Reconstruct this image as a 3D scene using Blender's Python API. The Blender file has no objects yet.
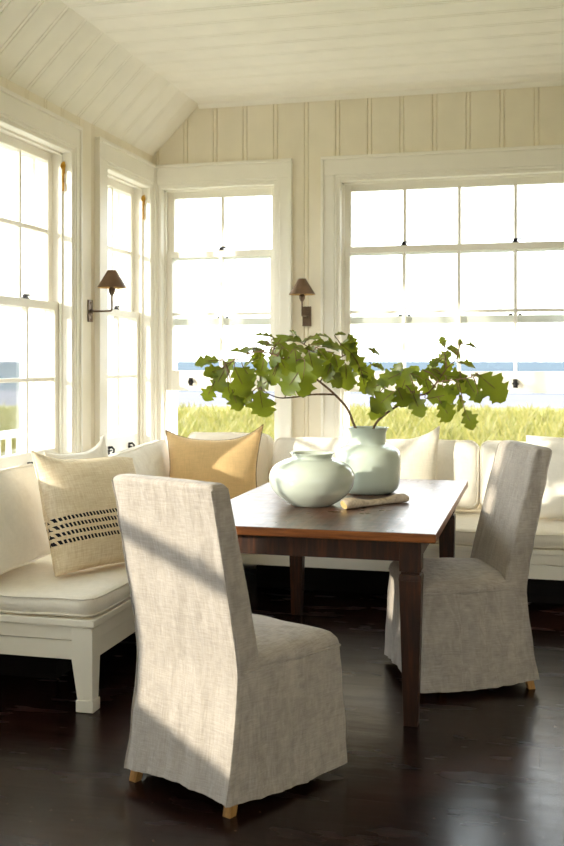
import bpy, bmesh, math, random
from mathutils import Vector, Matrix, noise
PI = math.pi
R = math.radians
sc = bpy.context.scene
col = sc.collection
random.seed(7)

# ------------------------------------------------------------------ room measures (metres)
L = 2.62          # left wall at x = -L
B = 6.645         # back wall at y = B
EYE = 1.413
YAW = R(14.28)
FPX = 1013.6
ZL, ZC = 2.843, 3.184      # top of left wall, flat ceiling
XS = -2.283                # where the sloped ceiling meets the flat one
XR, YB = 3.4, -1.6         # right wall, rear wall


def lin(r, g, b):
    def c(v):
        v /= 255.0
        return v / 12.92 if v <= 0.04045 else ((v + 0.055) / 1.055) ** 2.4
    return (c(r), c(g), c(b), 1.0)


def at(px, py, d):
    """world point seen at a photo pixel, d metres in front of the lens"""
    l = (px - 282) / FPX * d
    return Vector((-math.sin(YAW) * d + math.cos(YAW) * l, math.cos(YAW) * d + math.sin(YAW) * l, EYE - (py - 361) / FPX * d))


# ------------------------------------------------------------------ materials
class NT:
    def __init__(self, name):
        self.m = bpy.data.materials.new(name)
        self.m.use_nodes = True
        self.t = self.m.node_tree
        self.n = self.t.nodes
        self.b = self.n['Principled BSDF']
        self.out = self.n['Material Output']

    def node(self, kind, **kw):
        n = self.n.new(kind)
        for k, v in kw.items():
            if k in n.inputs.keys() if isinstance(k, str) else False:
                n.inputs[k].default_value = v
            else:
                setattr(n, k, v)
        return n

    def link(self, a, b):
        self.t.links.new(a, b)

    def coords(self, scale=(1, 1, 1), which='Object'):
        tc = self.n.new('ShaderNodeTexCoord')
        mp = self.n.new('ShaderNodeMapping')
        mp.inputs['Scale'].default_value = scale
        self.link(tc.outputs[which], mp.inputs['Vector'])
        return mp.outputs['Vector']

    def noise(self, vec, scale, detail=3, rough=0.5):
        n = self.n.new('ShaderNodeTexNoise')
        n.inputs['Scale'].default_value = scale
        n.inputs['Detail'].default_value = detail
        n.inputs['Roughness'].default_value = rough
        self.link(vec, n.inputs['Vector'])
        return n.outputs['Fac']

    def ramp(self, fac, stops):
        r = self.n.new('ShaderNodeValToRGB')
        e = r.color_ramp.elements
        while len(e) < len(stops):
            e.new(0.5)
        for i, (p, c) in enumerate(stops):
            e[i].position = p
            e[i].color = c if len(c) == 4 else (*c, 1)
        self.link(fac, r.inputs['Fac'])
        return r.outputs['Color']

    def math(self, op, a, b=None, c=None):
        n = self.n.new('ShaderNodeMath')
        n.operation = op
        for i, v in enumerate((a, b, c)):
            if v is None:
                continue
            if isinstance(v, (int, float)):
                n.inputs[i].default_value = v
            else:
                self.link(v, n.inputs[i])
        return n.outputs[0]

    def mixc(self, fac, a, b, mode='MIX'):
        n = self.n.new('ShaderNodeMix')
        n.data_type = 'RGBA'
        n.blend_type = mode
        for sock, v in ((n.inputs[0], fac), (n.inputs[6], a), (n.inputs[7], b)):
            if isinstance(v, (int, float)):
                sock.default_value = v
            elif isinstance(v, tuple):
                sock.default_value = v
            else:
                self.link(v, sock)
        return n.outputs[2]

    def bump(self, h, strength=0.3, dist=0.002, normal=None):
        n = self.n.new('ShaderNodeBump')
        n.inputs['Strength'].default_value = strength
        n.inputs['Distance'].default_value = dist
        self.link(h, n.inputs['Height'])
        if normal is not None:
            self.link(normal, n.inputs['Normal'])
        return n.outputs['Normal']

    def set(self, color=None, rough=None, normal=None, metal=None, spec=None):
        b = self.b
        for key, v in (('Base Color', color), ('Roughness', rough), ('Normal', normal), ('Metallic', metal), ('Specular IOR Level', spec)):
            if v is None:
                continue
            if isinstance(v, (int, float)) or isinstance(v, tuple):
                b.inputs[key].default_value = v
            else:
                self.link(v, b.inputs[key])
        return self.m


def paint(name, c, rough=0.45, var=0.05, bump=0.05):
    t = NT(name)
    v = t.coords((1, 1, 1))
    n = t.noise(v, 6, 4)
    d = tuple(x * (1 - var) for x in c[:3]) + (1,)
    colr = t.ramp(n, [(0.3, d), (0.7, c)])
    nb = t.noise(v, 90, 3)
    return t.set(colr, rough, t.bump(nb, bump, 0.001))


def fabric(name, c, weave=420, contrast=0.16, rough=0.9, bump=0.35, crease=0.5, sheen=0.25):
    t = NT(name)
    v1 = t.coords((weave, weave * 0.06, weave * 0.06))
    v2 = t.coords((weave * 0.06, weave * 0.06, weave))
    v0 = t.coords((1, 1, 1))
    a = t.noise(v1, 1, 2)
    b2 = t.noise(v2, 1, 2)
    w = t.math('MULTIPLY', t.math('ADD', a, b2), 0.5)
    blot = t.noise(v0, 9, 4)
    w2 = t.math('ADD', t.math('MULTIPLY', w, 0.75), t.math('MULTIPLY', blot, 0.25))
    lo = tuple(x * (1 - contrast) for x in c[:3]) + (1,)
    hi = tuple(min(1, x * (1 + contrast * 0.6)) for x in c[:3]) + (1,)
    colr = t.ramp(w2, [(0.36, lo), (0.64, hi)])
    n1 = t.bump(w, bump, 0.0015)
    v3 = t.coords((6, 6, 2.2))
    cr = t.noise(v3, 1.6, 3, 0.55)
    n2 = t.bump(cr, crease, 0.02, n1)
    if crease > .8:      # fine washed-linen rumples
        rm = t.noise(t.coords((20, 20, 6)), 1.3, 3, 0.6)
        n2 = t.bump(rm, 0.7, 0.010, n2)
    t.b.inputs['Sheen Weight'].default_value = sheen
    t.b.inputs['Sheen Roughness'].default_value = 0.5
    return t.set(colr, rough, n2, spec=0.2)


M = {}
M['wall'] = paint('cream_wall_paint', lin(242, 234, 215), 0.5)
M['ceiling'] = paint('cream_ceiling_paint', lin(250, 246, 235), 0.5)
M['trim'] = paint('ivory_trim_paint', lin(247, 243, 233), 0.45, 0.03, 0.03)
M['bench'] = paint('white_bench_paint', lin(245, 238, 221), 0.35, 0.04, 0.04)
M['ext_white'] = paint('white_exterior_paint', lin(240, 240, 238), 0.5)
M['linen'] = fabric('natural_linen', lin(173, 163, 152), 380, 0.26, bump=0.5, crease=0.9)
M['white_cotton'] = fabric('white_cotton', lin(240, 234, 222), 500, 0.05, bump=0.15, crease=0.5)
M['seat_cotton'] = fabric('seat_cotton', lin(236, 228, 212), 500, 0.06, bump=0.15, crease=0.25)
M['white_linen'] = fabric('white_linen', lin(235, 227, 210), 300, 0.12, bump=0.3, crease=0.35)
M['tan'] = fabric('tan_linen', lin(220, 186, 134), 300, 0.14, bump=0.35, crease=0.35)
M['tan_piping'] = fabric('dark_brown_piping', lin(112, 88, 62), 300, 0.1)


def striped():
    t = NT('oatmeal_weave_with_black_stitches')
    v0 = t.coords((1, 1, 1))
    sep = t.n.new('ShaderNodeSeparateXYZ')
    t.link(v0, sep.inputs[0])
    v1 = t.coords((260, 20, 20))
    v2 = t.coords((20, 20, 260))
    w = t.math('MULTIPLY', t.math('ADD', t.noise(v1, 1, 2), t.noise(v2, 1, 2)), 0.5)
    base = t.ramp(w, [(0.36, lin(222, 202, 168)), (0.64, lin(244, 230, 204))])
    # four rows of black running stitches, low on the pillow
    z = sep.outputs['Z']
    x = sep.outputs['X']
    jit = t.math('MULTIPLY', t.math('SUBTRACT', t.noise(v0, 35, 2), 0.5), 0.008)
    zz = t.math('ADD', z, jit)
    row = t.math('DIVIDE', t.math('SUBTRACT', zz, 0.118), 0.033)
    fr = t.math('FRACT', row)
    inrow = t.math('LESS_THAN', t.math('ABSOLUTE', t.math('SUBTRACT', fr, 0.5)), 0.27)
    lo = t.math('GREATER_THAN', row, 0.0)
    hi = t.math('LESS_THAN', row, 4.0)
    xs = t.math('ADD', t.math('DIVIDE', t.math('ADD', x, t.math('MULTIPLY', z, 0.35)), 0.0165), t.math('MULTIPLY', t.math('FLOOR', row), 0.37))
    xs2 = t.math('ADD', xs, t.math('MULTIPLY', t.noise(v0, 40, 1), 0.25))
    dash = t.math('LESS_THAN', t.math('FRACT', xs2), 0.60)
    f = t.math('MULTIPLY', t.math('MULTIPLY', inrow, dash), t.math('MULTIPLY', lo, hi))
    colr = t.mixc(f, base, lin(32, 30, 40))
    n1 = t.bump(w, 0.5, 0.002)
    return t.set(colr, 0.9, n1, spec=0.2)


M['striped'] = striped()


def floor_mat():
    t = NT('dark_stained_floorboards')
    v = t.coords((1, 1, 1))
    br = t.n.new('ShaderNodeTexBrick')
    br.offset = 0.37
    br.inputs['Scale'].default_value = 1
    br.inputs['Brick Width'].default_value = 3.4
    br.inputs['Row Height'].default_value = 0.19
    br.inputs['Mortar Size'].default_value = 0.0032
    br.inputs['Mortar Smooth'].default_value = 0.2
    br.inputs['Bias'].default_value = 0
    br.inputs['Color1'].default_value = (0.2, 0.2, 0.2, 1)
    br.inputs['Color2'].default_value = (0.8, 0.8, 0.8, 1)
    br.inputs['Mortar'].default_value = (0, 0, 0, 1)
    t.link(v, br.inputs['Vector'])
    g = t.noise(t.coords((1.2, 14, 14)), 3.5, 6, 0.6)
    g2 = t.noise(t.coords((2.5, 60, 60)), 2, 3, 0.6)
    s = t.math('ADD', t.math('MULTIPLY', g, 0.7), t.math('MULTIPLY', g2, 0.3))
    c1 = t.ramp(s, [(0.32, lin(13, 6, 5)), (0.52, lin(31, 14, 10)), (0.76, lin(66, 33, 24))])
    c2 = t.mixc(0.35, c1, br.outputs['Color'], 'OVERLAY')
    c3 = t.mixc(br.outputs['Fac'], c2, lin(10, 5, 4))
    # worn pale flecks
    fl = t.noise(v, 42, 2)
    wear = t.noise(v, 2.2, 3)
    fm = t.math('MULTIPLY', t.math('GREATER_THAN', fl, 0.735), t.math('GREATER_THAN', wear, 0.5))
    c4 = t.mixc(t.math('MULTIPLY', fm, 0.5), c3, lin(160, 130, 110))
    rough = t.math('ADD', 0.14, t.math('MULTIPLY', t.noise(t.coords((1, 3, 1)), 3, 3), 0.22))
    h = t.math('SUBTRACT', t.math('MULTIPLY', s, 0.4), br.outputs['Fac'])
    und = t.noise(t.coords((1.0, 5, 1)), 2.0, 2)
    nb = t.bump(und, 0.12, 0.012, t.bump(h, 0.16, 0.003))
    return t.set(c4, rough, nb, spec=0.30)


M['floor'] = floor_mat()


def wood(name, lo, mid, hi, axis='Y', rough=0.35, pits=False, planks=None, spec=0.4):
    t = NT(name)
    sA = {'X': (2, 22, 22), 'Y': (22, 2, 22), 'Z': (22, 22, 2)}[axis]
    g = t.noise(t.coords(sA), 2.2, 6, 0.62)
    v = t.coords((1, 1, 1))
    c = t.ramp(g, [(0.28, lo), (0.5, mid), (0.75, hi)])
    h = g
    if planks:
        sep = t.n.new('ShaderNodeSeparateXYZ')
        t.link(v, sep.inputs[0])
        fr = t.math('FRACT', t.math('DIVIDE', t.math('ADD', sep.outputs['X'], 5.0), planks))
        seam = t.math('LESS_THAN', t.math('ABSOLUTE', t.math('SUBTRACT', fr, 0.5)), 0.008)
        idx = t.math('FLOOR', t.math('ADD', t.math('DIVIDE', t.math('ADD', sep.outputs['X'], 5.0), planks), 0.5))
        shade = t.math('FRACT', t.math('MULTIPLY', idx, 0.377))
        c = t.mixc(t.math('MULTIPLY', shade, 0.35), c, lo)
        c = t.mixc(t.math('MULTIPLY', seam, 0.85), c, tuple(x * 0.25 for x in lo[:3]) + (1,))
        h = t.math('SUBTRACT', g, t.math('MULTIPLY', seam, 1.2))
    if pits:
        p = t.math('GREATER_THAN', t.noise(v, 38, 3), 0.69)
        c = t.mixc(t.math('MULTIPLY', p, 0.7), c, tuple(x * 0.3 for x in lo[:3]) + (1,))
        h = t.math('SUBTRACT', h, p)
    r = t.math('ADD', rough, t.math('MULTIPLY', t.noise(v, 14, 4), 0.22))
    return t.set(c, r, t.bump(h, 0.3, 0.003), spec=spec)


M['table_top'] = wood('worn_walnut_tabletop', lin(34, 20, 14), lin(80, 49, 32), lin(124, 84, 57), 'Y', 0.2, True, 0.208, 0.6)
M['table_edge'] = wood('orange_brown_edge', lin(92, 48, 20), lin(134, 76, 32), lin(164, 98, 46), 'X', 0.3)
M['table_base'] = wood('dark_walnut_base', lin(30, 16, 9), lin(52, 28, 14), lin(86, 46, 22), 'Z', 0.3)
M['leg_oak'] = wood('golden_oak_leg', lin(118, 82, 40), lin(160, 116, 62), lin(190, 146, 86), 'Z', 0.4)
M['driftwood'] = wood('pale_driftwood', lin(166, 148, 126), lin(206, 190, 168), lin(230, 218, 200), 'X', 0.7, False, None, 0.2)
M['driftwood_cut'] = wood('tan_cut_end', lin(176, 144, 92), lin(206, 178, 122), lin(222, 198, 150), 'X', 0.7, False, None, 0.2)
M['bark'] = wood('grey_brown_bark', lin(62, 46, 34), lin(98, 76, 56), lin(130, 108, 84), 'Z', 0.8, False, None, 0.2)
M['dark_plinth'] = wood('black_brown_plinth', lin(14, 9, 7), lin(20, 13, 10), lin(26, 17, 13), 'X', 0.6, False, None, 0.2)  # near-black, puts the shade under the benches into the colour


def simple(name, c, rough, metal=0.0, spec=0.5, var=0.15, scale=12):
    t = NT(name)
    n = t.noise(t.coords(), scale, 4)
    cc = t.ramp(n, [(0.3, tuple(x * (1 - var) for x in c[:3]) + (1,)), (0.7, c)])
    return t.set(cc, rough, metal=metal, spec=spec)


M['bronze'] = simple('aged_bronze', lin(112, 92, 74), 0.45, 0.75, 0.5, 0.35, 30)
M['shade_metal'] = simple('brown_metal_shade', lin(118, 92, 70), 0.5, 0.35, 0.5, 0.22, 25)
M['shade_inner'] = simple('gilt_shade_lining', lin(206, 168, 104), 0.55, 0.2)
M['iron'] = simple('black_iron_hardware', lin(40, 38, 40), 0.4, 0.7)
M['brass'] = simple('brass_pulley', lin(206, 158, 66), 0.3, 0.9)
M['chrome_grey'] = simple('grey_sash_spring', lin(150, 148, 140), 0.4, 0.4)
M['celadon'] = simple('celadon_glaze', lin(193, 200, 186), 0.10, 0.0, 0.6, 0.05, 5)
M['celadon_blue'] = simple('pale_blue_celadon_glaze', lin(198, 208, 194), 0.16, 0.0, 0.55, 0.05, 5)
M['sand'] = simple('pale_wet_sand', lin(93, 92, 100), 0.9, 0, 0.1, 0.08, 0.3)
M['deck'] = simple('weathered_deck', lin(214, 208, 196), 0.8, 0, 0.2)  # kept pale so the added deck bounces light indoors


def glass():
    t = NT('window_glass')
    t.n.remove(t.b)
    tr = t.n.new('ShaderNodeBsdfTransparent')
    tr.inputs['Color'].default_value = (0.96, 0.98, 0.98, 1)
    gl = t.n.new('ShaderNodeBsdfGlossy')
    gl.inputs['Roughness'].default_value = 0.02
    fr = t.n.new('ShaderNodeFresnel')
    fr.inputs['IOR'].default_value = 1.35
    n = t.noise(t.coords((1, 1, 1)), 4, 2)
    mx = t.n.new('ShaderNodeMixShader')
    f = t.math('MULTIPLY', fr.outputs[0], t.math('ADD', 0.5, t.math('MULTIPLY', n, 0.2)))
    t.link(f, mx.inputs[0])
    t.link(tr.outputs[0], mx.inputs[1])
    t.link(gl.outputs[0], mx.inputs[2])
    t.link(mx.outputs[0], t.out.inputs['Surface'])
    return t.m


M['glass'] = glass()


def leaf_mat(name, c1, c2, tc, fac):
    t = NT(name)
    n = t.noise(t.coords(), 14, 3)
    oi = t.n.new('ShaderNodeNewGeometry')
    k = t.math('ADD', t.math('MULTIPLY', n, 0.5), t.math('MULTIPLY', oi.outputs['Random Per Island'], 0.5))
    cc = t.ramp(k, [(0.2, c1), (0.8, c2)])
    t.set(cc, 0.42, spec=0.35)
    tl = t.n.new('ShaderNodeBsdfTranslucent')
    tl.inputs['Color'].default_value = tc
    mx = t.n.new('ShaderNodeMixShader')
    mx.inputs[0].default_value = fac
    t.link(t.b.outputs[0], mx.inputs[1])
    t.link(tl.outputs[0], mx.inputs[2])
    t.link(mx.outputs[0], t.out.inputs['Surface'])
    return t.m


M['leaf'] = leaf_mat('green_leaf', lin(26, 42, 12), lin(92, 108, 30), lin(190, 200, 50), 0.24)
M['grass'] = leaf_mat('dune_grass_blades', lin(88, 92, 40), lin(134, 122, 70), lin(140, 140, 70), 0.3)


def ground_mat():
    t = NT('grassy_dune_ground')
    n = t.noise(t.coords(), 1.2, 5)
    c = t.ramp(n, [(0.3, lin(98, 102, 42)), (0.6, lin(138, 130, 66)), (0.8, lin(152, 142, 92))])
    return t.set(c, 0.95, spec=0.1)


M['dune'] = ground_mat()


def sea_mat():
    t = NT('pale_blue_sea')
    v = t.coords((0.004, 0.03, 1))
    n = t.noise(v, 1, 4)
    c = t.ramp(n, [(0.35, lin(76, 85, 92)), (0.65, lin(84, 92, 98))])
    return t.set(c, 0.9, spec=0.0)


M['sea'] = sea_mat()


# ------------------------------------------------------------------ mesh building
class MB:
    def __init__(self):
        self.v, self.f, self.mi = [], [], []

    def add(self, verts, faces, mi=0):
        o = len(self.v)
        self.v += [tuple(p) for p in verts]
        self.f += [tuple(i + o for i in f) for f in faces]
        self.mi += [mi] * len(faces)

    def box(self, x0, x1, y0, y1, z0, z1, mi=0, fn=None):
        vs = [(x, y, z) for x in (x0, x1) for y in (y0, y1) for z in (z0, z1)]
        if fn:
            vs = [fn(*p) for p in vs]
        self.add(vs, [(0, 1, 3, 2), (4, 6, 7, 5), (0, 4, 5, 1), (2, 3, 7, 6), (0, 2, 6, 4), (1, 5, 7, 3)], mi)

    def frustum(self, c0, h0, c1, h1, mi=0):
        """square-section post from centre c0 (half widths h0) to c1 (half widths h1)"""
        vs = []
        for c, h in ((c0, h0), (c1, h1)):
            for sx, sy in ((-1, -1), (1, -1), (1, 1), (-1, 1)):
                vs.append((c[0] + sx * h[0], c[1] + sy * h[1], c[2]))
        self.add(vs, [(3, 2, 1, 0), (4, 5, 6, 7)] + [(i, (i + 1) % 4, 4 + (i + 1) % 4, 4 + i) for i in range(4)], mi)

    def loft(self, rings, cap0=True, cap1=True, mi=0):
        n = len(rings[0])
        vs = [p for r in rings for p in r]
        fs = []
        for k in range(len(rings) - 1):
            for i in range(n):
                j = (i + 1) % n
                fs.append((k * n + i, k * n + j, (k + 1) * n + j, (k + 1) * n + i))
        if cap0:
            fs.append(tuple(reversed(range(n))))
        if cap1:
            fs.append(tuple((len(rings) - 1) * n + i for i in range(n)))
        self.add(vs, fs, mi)

    def lathe(self, prof, c=(0, 0, 0), seg=48, mi=0, caps=(True, True)):
        rings = [[(c[0] + r * math.cos(2 * PI * i / seg), c[1] + r * math.sin(2 * PI * i / seg), c[2] + z) for i in range(seg)] for r, z in prof]
        self.loft(rings, caps[0], caps[1], mi)

    def tube(self, pts, rad, seg=8, mi=0, closed=False):
        pts = [Vector(p) for p in pts]
        n = len(pts)
        rads = rad if isinstance(rad, (list, tuple)) else [rad] * n
        rings = []
        up = Vector((0, 0, 1))
        prev = None
        for i, p in enumerate(pts):
            a = pts[(i - 1) % n] if (closed or i > 0) else p
            b = pts[(i + 1) % n] if (closed or i < n - 1) else p
            t = (b - a).normalized()
            if prev is None:
                x = t.cross(up)
                if x.length < 1e-3:
                    x = t.cross(Vector((1, 0, 0)))
                x.normalize()
            else:
                x = prev - t * prev.dot(t)
                x.normalize()
            prev = x
            y = t.cross(x)
            rings.append([p + (x * math.cos(2 * PI * k / seg) + y * math.sin(2 * PI * k / seg)) * rads[i] for k in range(seg)])
        if closed:
            rings.append(rings[0])
            self.loft(rings, False, False, mi)
        else:
            self.loft(rings, True, True, mi)

    def build(self, name, mats, parent=None, bevel=0, smooth=False, fn=None, weld=False, subd=0, angle=35):
        me = bpy.data.meshes.new(name)
        vs = self.v if fn is None else [fn(*p) for p in self.v]
        me.from_pydata([tuple(p) for p in vs], [], self.f)
        mats = mats if isinstance(mats, (list, tuple)) else [mats]
        for m in mats:
            me.materials.append(m)
        for p, i in zip(me.polygons, self.mi):
            p.material_index = i
        bm = bmesh.new()
        bm.from_mesh(me)
        if weld:
            bmesh.ops.remove_doubles(bm, verts=bm.verts, dist=1e-5)
        bmesh.ops.recalc_face_normals(bm, faces=bm.faces)
        bm.to_mesh(me)
        bm.free()
        if smooth:
            for p in me.polygons:
                p.use_smooth = True
            me.set_sharp_from_angle(angle=R(angle))
        o = bpy.data.objects.new(name, me)
        col.objects.link(o)
        if parent:
            o.parent = parent
        if bevel:
            md = o.modifiers.new('bevel', 'BEVEL')
            md.width = bevel
            md.segments = 2
            md.limit_method = 'ANGLE'
        if subd:
            md = o.modifiers.new('smooth', 'SUBSURF')
            md.levels = md.render_levels = subd
        return o


def tag(o, label=None, cat=None, group=None, kind=None):
    for k, v in (('label', label), ('category', cat), ('group', group), ('kind', kind)):
        if v:
            o[k] = v
    return o


def empty(name, loc=(0, 0, 0), rz=0.0, parent=None):
    o = bpy.data.objects.new(name, None)
    col.objects.link(o)
    o.location = loc
    o.rotation_euler = (0, 0, rz)
    o.empty_display_size = 0.1
    if parent:
        o.parent = parent
    return o


def copy_tree(o, parent=None):
    c = o.copy()
    col.objects.link(c)
    if parent:
        c.parent = parent
    for ch in [x for x in bpy.data.objects if x.parent == o]:
        copy_tree(ch, c)
    return c


# ------------------------------------------------------------------ boarded walls and ceilings
def board_profile(u0, u1, joint, pitch, two=0.0135, half=0.0048, deep=0.009):
    """(u, depth) profile of boards with a double bead at every joint"""
    us = {u0: 0.0, u1: 0.0}
    k0 = math.floor((u0 - joint) / pitch) - 1
    k1 = math.ceil((u1 - joint) / pitch) + 1
    for k in range(k0, k1 + 1):
        c = joint + k * pitch
        for s in (-two, two):
            for du, dd in ((-half, 0), (0, deep), (half, 0)):
                u = c + s + du
                if u0 + 1e-4 < u < u1 - 1e-4:
                    us[u] = dd
    return sorted(us.items())


def boarded(name, prof, z0, z1, holes, fn, mat, thick=0.30):
    """a wall of vertical boards; fn(u, w, z) -> world, w > 0 into the room; holes (u0, u1, z0, z1)"""
    def dep(u):
        for (a, da), (b, db) in zip(prof, prof[1:]):
            if a - 1e-9 <= u <= b + 1e-9:
                return da + (db - da) * (u - a) / max(1e-9, b - a)
        return 0
    us = sorted(set([p[0] for p in prof] + [h for H in holes for h in H[:2]]))
    mb = MB()
    for a, b in zip(us, us[1:]):
        if b - a < 1e-7:
            continue
        m = (a + b) / 2
        spans = [(z0, z1)]
        for h in holes:
            if h[0] < m < h[1]:
                ns = []
                for s in spans:
                    if h[2] > s[0]:
                        ns.append((s[0], min(h[2], s[1])))
                    if h[3] < s[1]:
                        ns.append((max(h[3], s[0]), s[1]))
                spans = ns
        for s in spans:
            da, db = -dep(a), -dep(b)
            mb.add([fn(a, da, s[0]), fn(b, db, s[0]), fn(b, db, s[1]), fn(a, da, s[1])], [(0, 1, 2, 3)])
            mb.add([fn(a, -thick, s[0]), fn(b, -thick, s[0]), fn(b, -thick, s[1]), fn(a, -thick, s[1])], [(3, 2, 1, 0)])
    for h in holes:
        for (ua, ub, za, zb) in ((h[0], h[0], h[2], h[3]), (h[1], h[1], h[2], h[3])):
            mb.add([fn(ua, 0, za), fn(ua, -thick, za), fn(ua, -thick, zb), fn(ua, 0, zb)], [(0, 1, 2, 3)])
        for z in (h[2], h[3]):
            mb.add([fn(h[0], 0, z), fn(h[0], -thick, z), fn(h[1], -thick, z), fn(h[1], 0, z)], [(0, 1, 2, 3)])
    ends = ((us[0], z0, z1), (us[-1], z0, z1))
    for u, a, b in ends:
        mb.add([fn(u, 0, a), fn(u, -thick, a), fn(u, -thick, b), fn(u, 0, b)], [(0, 1, 2, 3)])
    mb.add([fn(us[0], 0, z1), fn(us[-1], 0, z1), fn(us[-1], -thick, z1), fn(us[0], -thick, z1)], [(0, 1, 2, 3)])
    o = mb.build(name, mat, weld=False)
    return tag(o, kind='structure')


fb = lambda u, w, z: (u, B - w, z)           # back wall
fl = lambda u, w, z: (-L + w, u, z)          # left wall
SILL, HEAD = 0.775, 2.61
OPEN = {  # inward mapping, opening u0 u1, pane columns, how far the lower sash is raised, casing widths, lower sash height
    'window_1': (fl, 2.125, 5.345, 10, 0.0, 0.10, 0.10, .975),
    'window_2': (fl, 5.846, 6.56, 2, 0.0, 0.165, 0.058, .975),
    'window_3': (fb, -2.555, -1.742, 2, 0.43, 0.060, 0.125, .975),
    'window_4': (fb, -1.287, 0.257, 4, 0.43, 0.130, 0.13, .975),
    'window_5': (fl, .80, 1.935, 1, 0.0, 0.10, 0.08, .76, .60),  # unseen window, added and shaped for the sun and shadow bar on the chair
}
fr = lambda u, w, z: (u, YB + w, z)          # rear wall
OPEN['window_6'] = (fr, .10, 1.52, 4, 0.0, 0.14, 0.14, .975)  # both rear windows are unseen, added to let in fill light
OPEN['window_7'] = (fr, 1.84, 3.26, 4, 0.0, 0.14, 0.12, .975)
sill_of = lambda o: o[8] if len(o) > 8 else SILL      # the added near left window reaches lower, to sun the chair skirt
hr = [(o[1] - .02, o[2] + .02, sill_of(o) - .02, HEAD + .02) for o in OPEN.values() if o[0] is fr]
hl = [(o[1] - .02, o[2] + .02, sill_of(o) - .02, HEAD + .02) for o in OPEN.values() if o[0] is fl]
hb = [(o[1] - .02, o[2] + .02, sill_of(o) - .02, HEAD + .02) for o in OPEN.values() if o[0] is fb]
boarded('wall_back', board_profile(-L - .2, XR + .2, -1.522, 0.2145), 0, ZC + .05, hb, fb, M['wall'])
boarded('wall_left', board_profile(YB - .2, B + .2, 5.659, 0.203), 0, ZL + .02, hl, fl, M['wall'])
boarded('wall_right', board_profile(YB - .2, B + .2, 5.659, 0.2145), 0, ZC + .05, [], lambda u, w, z: (XR - w, u, z), M['wall'])
boarded('wall_rear', board_profile(-L - .2, XR + .2, -1.522, 0.2145), 0, ZC + .05, hr, fr, M['wall'])
# sloped ceiling: boards run up the slope; flat ceiling: boards run across
sl = math.hypot(XS + L, ZC - ZL)
ex, ez = (XS + L) / sl, (ZC - ZL) / sl
boarded('ceiling_slope', board_profile(YB - .2, B + .2, 5.659, 0.203), 0, sl, [],
        lambda u, w, s: (-L + ex * s + ez * w, u, ZL + ez * s - ex * w), M['ceiling'], 0.12)
boarded('ceiling', board_profile(YB - .2, B + .2, 5.659, 0.203), XS, XR + .2, [], lambda u, w, x: (x, u, ZC - w), M['ceiling'], 0.12)
mb = MB()
mb.box(-L - .2, XR + .2, YB - .2, B + .2, -0.12, 0)
tag(mb.build('floor', M['floor']), kind='structure')
# slim mouldings where walls and ceiling meet
mb = MB()
mb.loft([[(x, B, ZC), (x, B - .03, ZC), (x, B - .022, ZC - .012), (x, B - .012, ZC - .022), (x, B, ZC - .03)] for x in (XS, XR)])
tag(mb.build('trim_1', M['ceiling']), kind='structure')
mb = MB()
mb.box(-L, -L + .018, YB, B, 0, .12)
tag(mb.build('baseboard_left', M['trim']), kind='structure')
mb = MB()
mb.box(-L, XR, B - .018, B, 0, .12)
tag(mb.build('baseboard_back', M['trim']), kind='structure')


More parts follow.
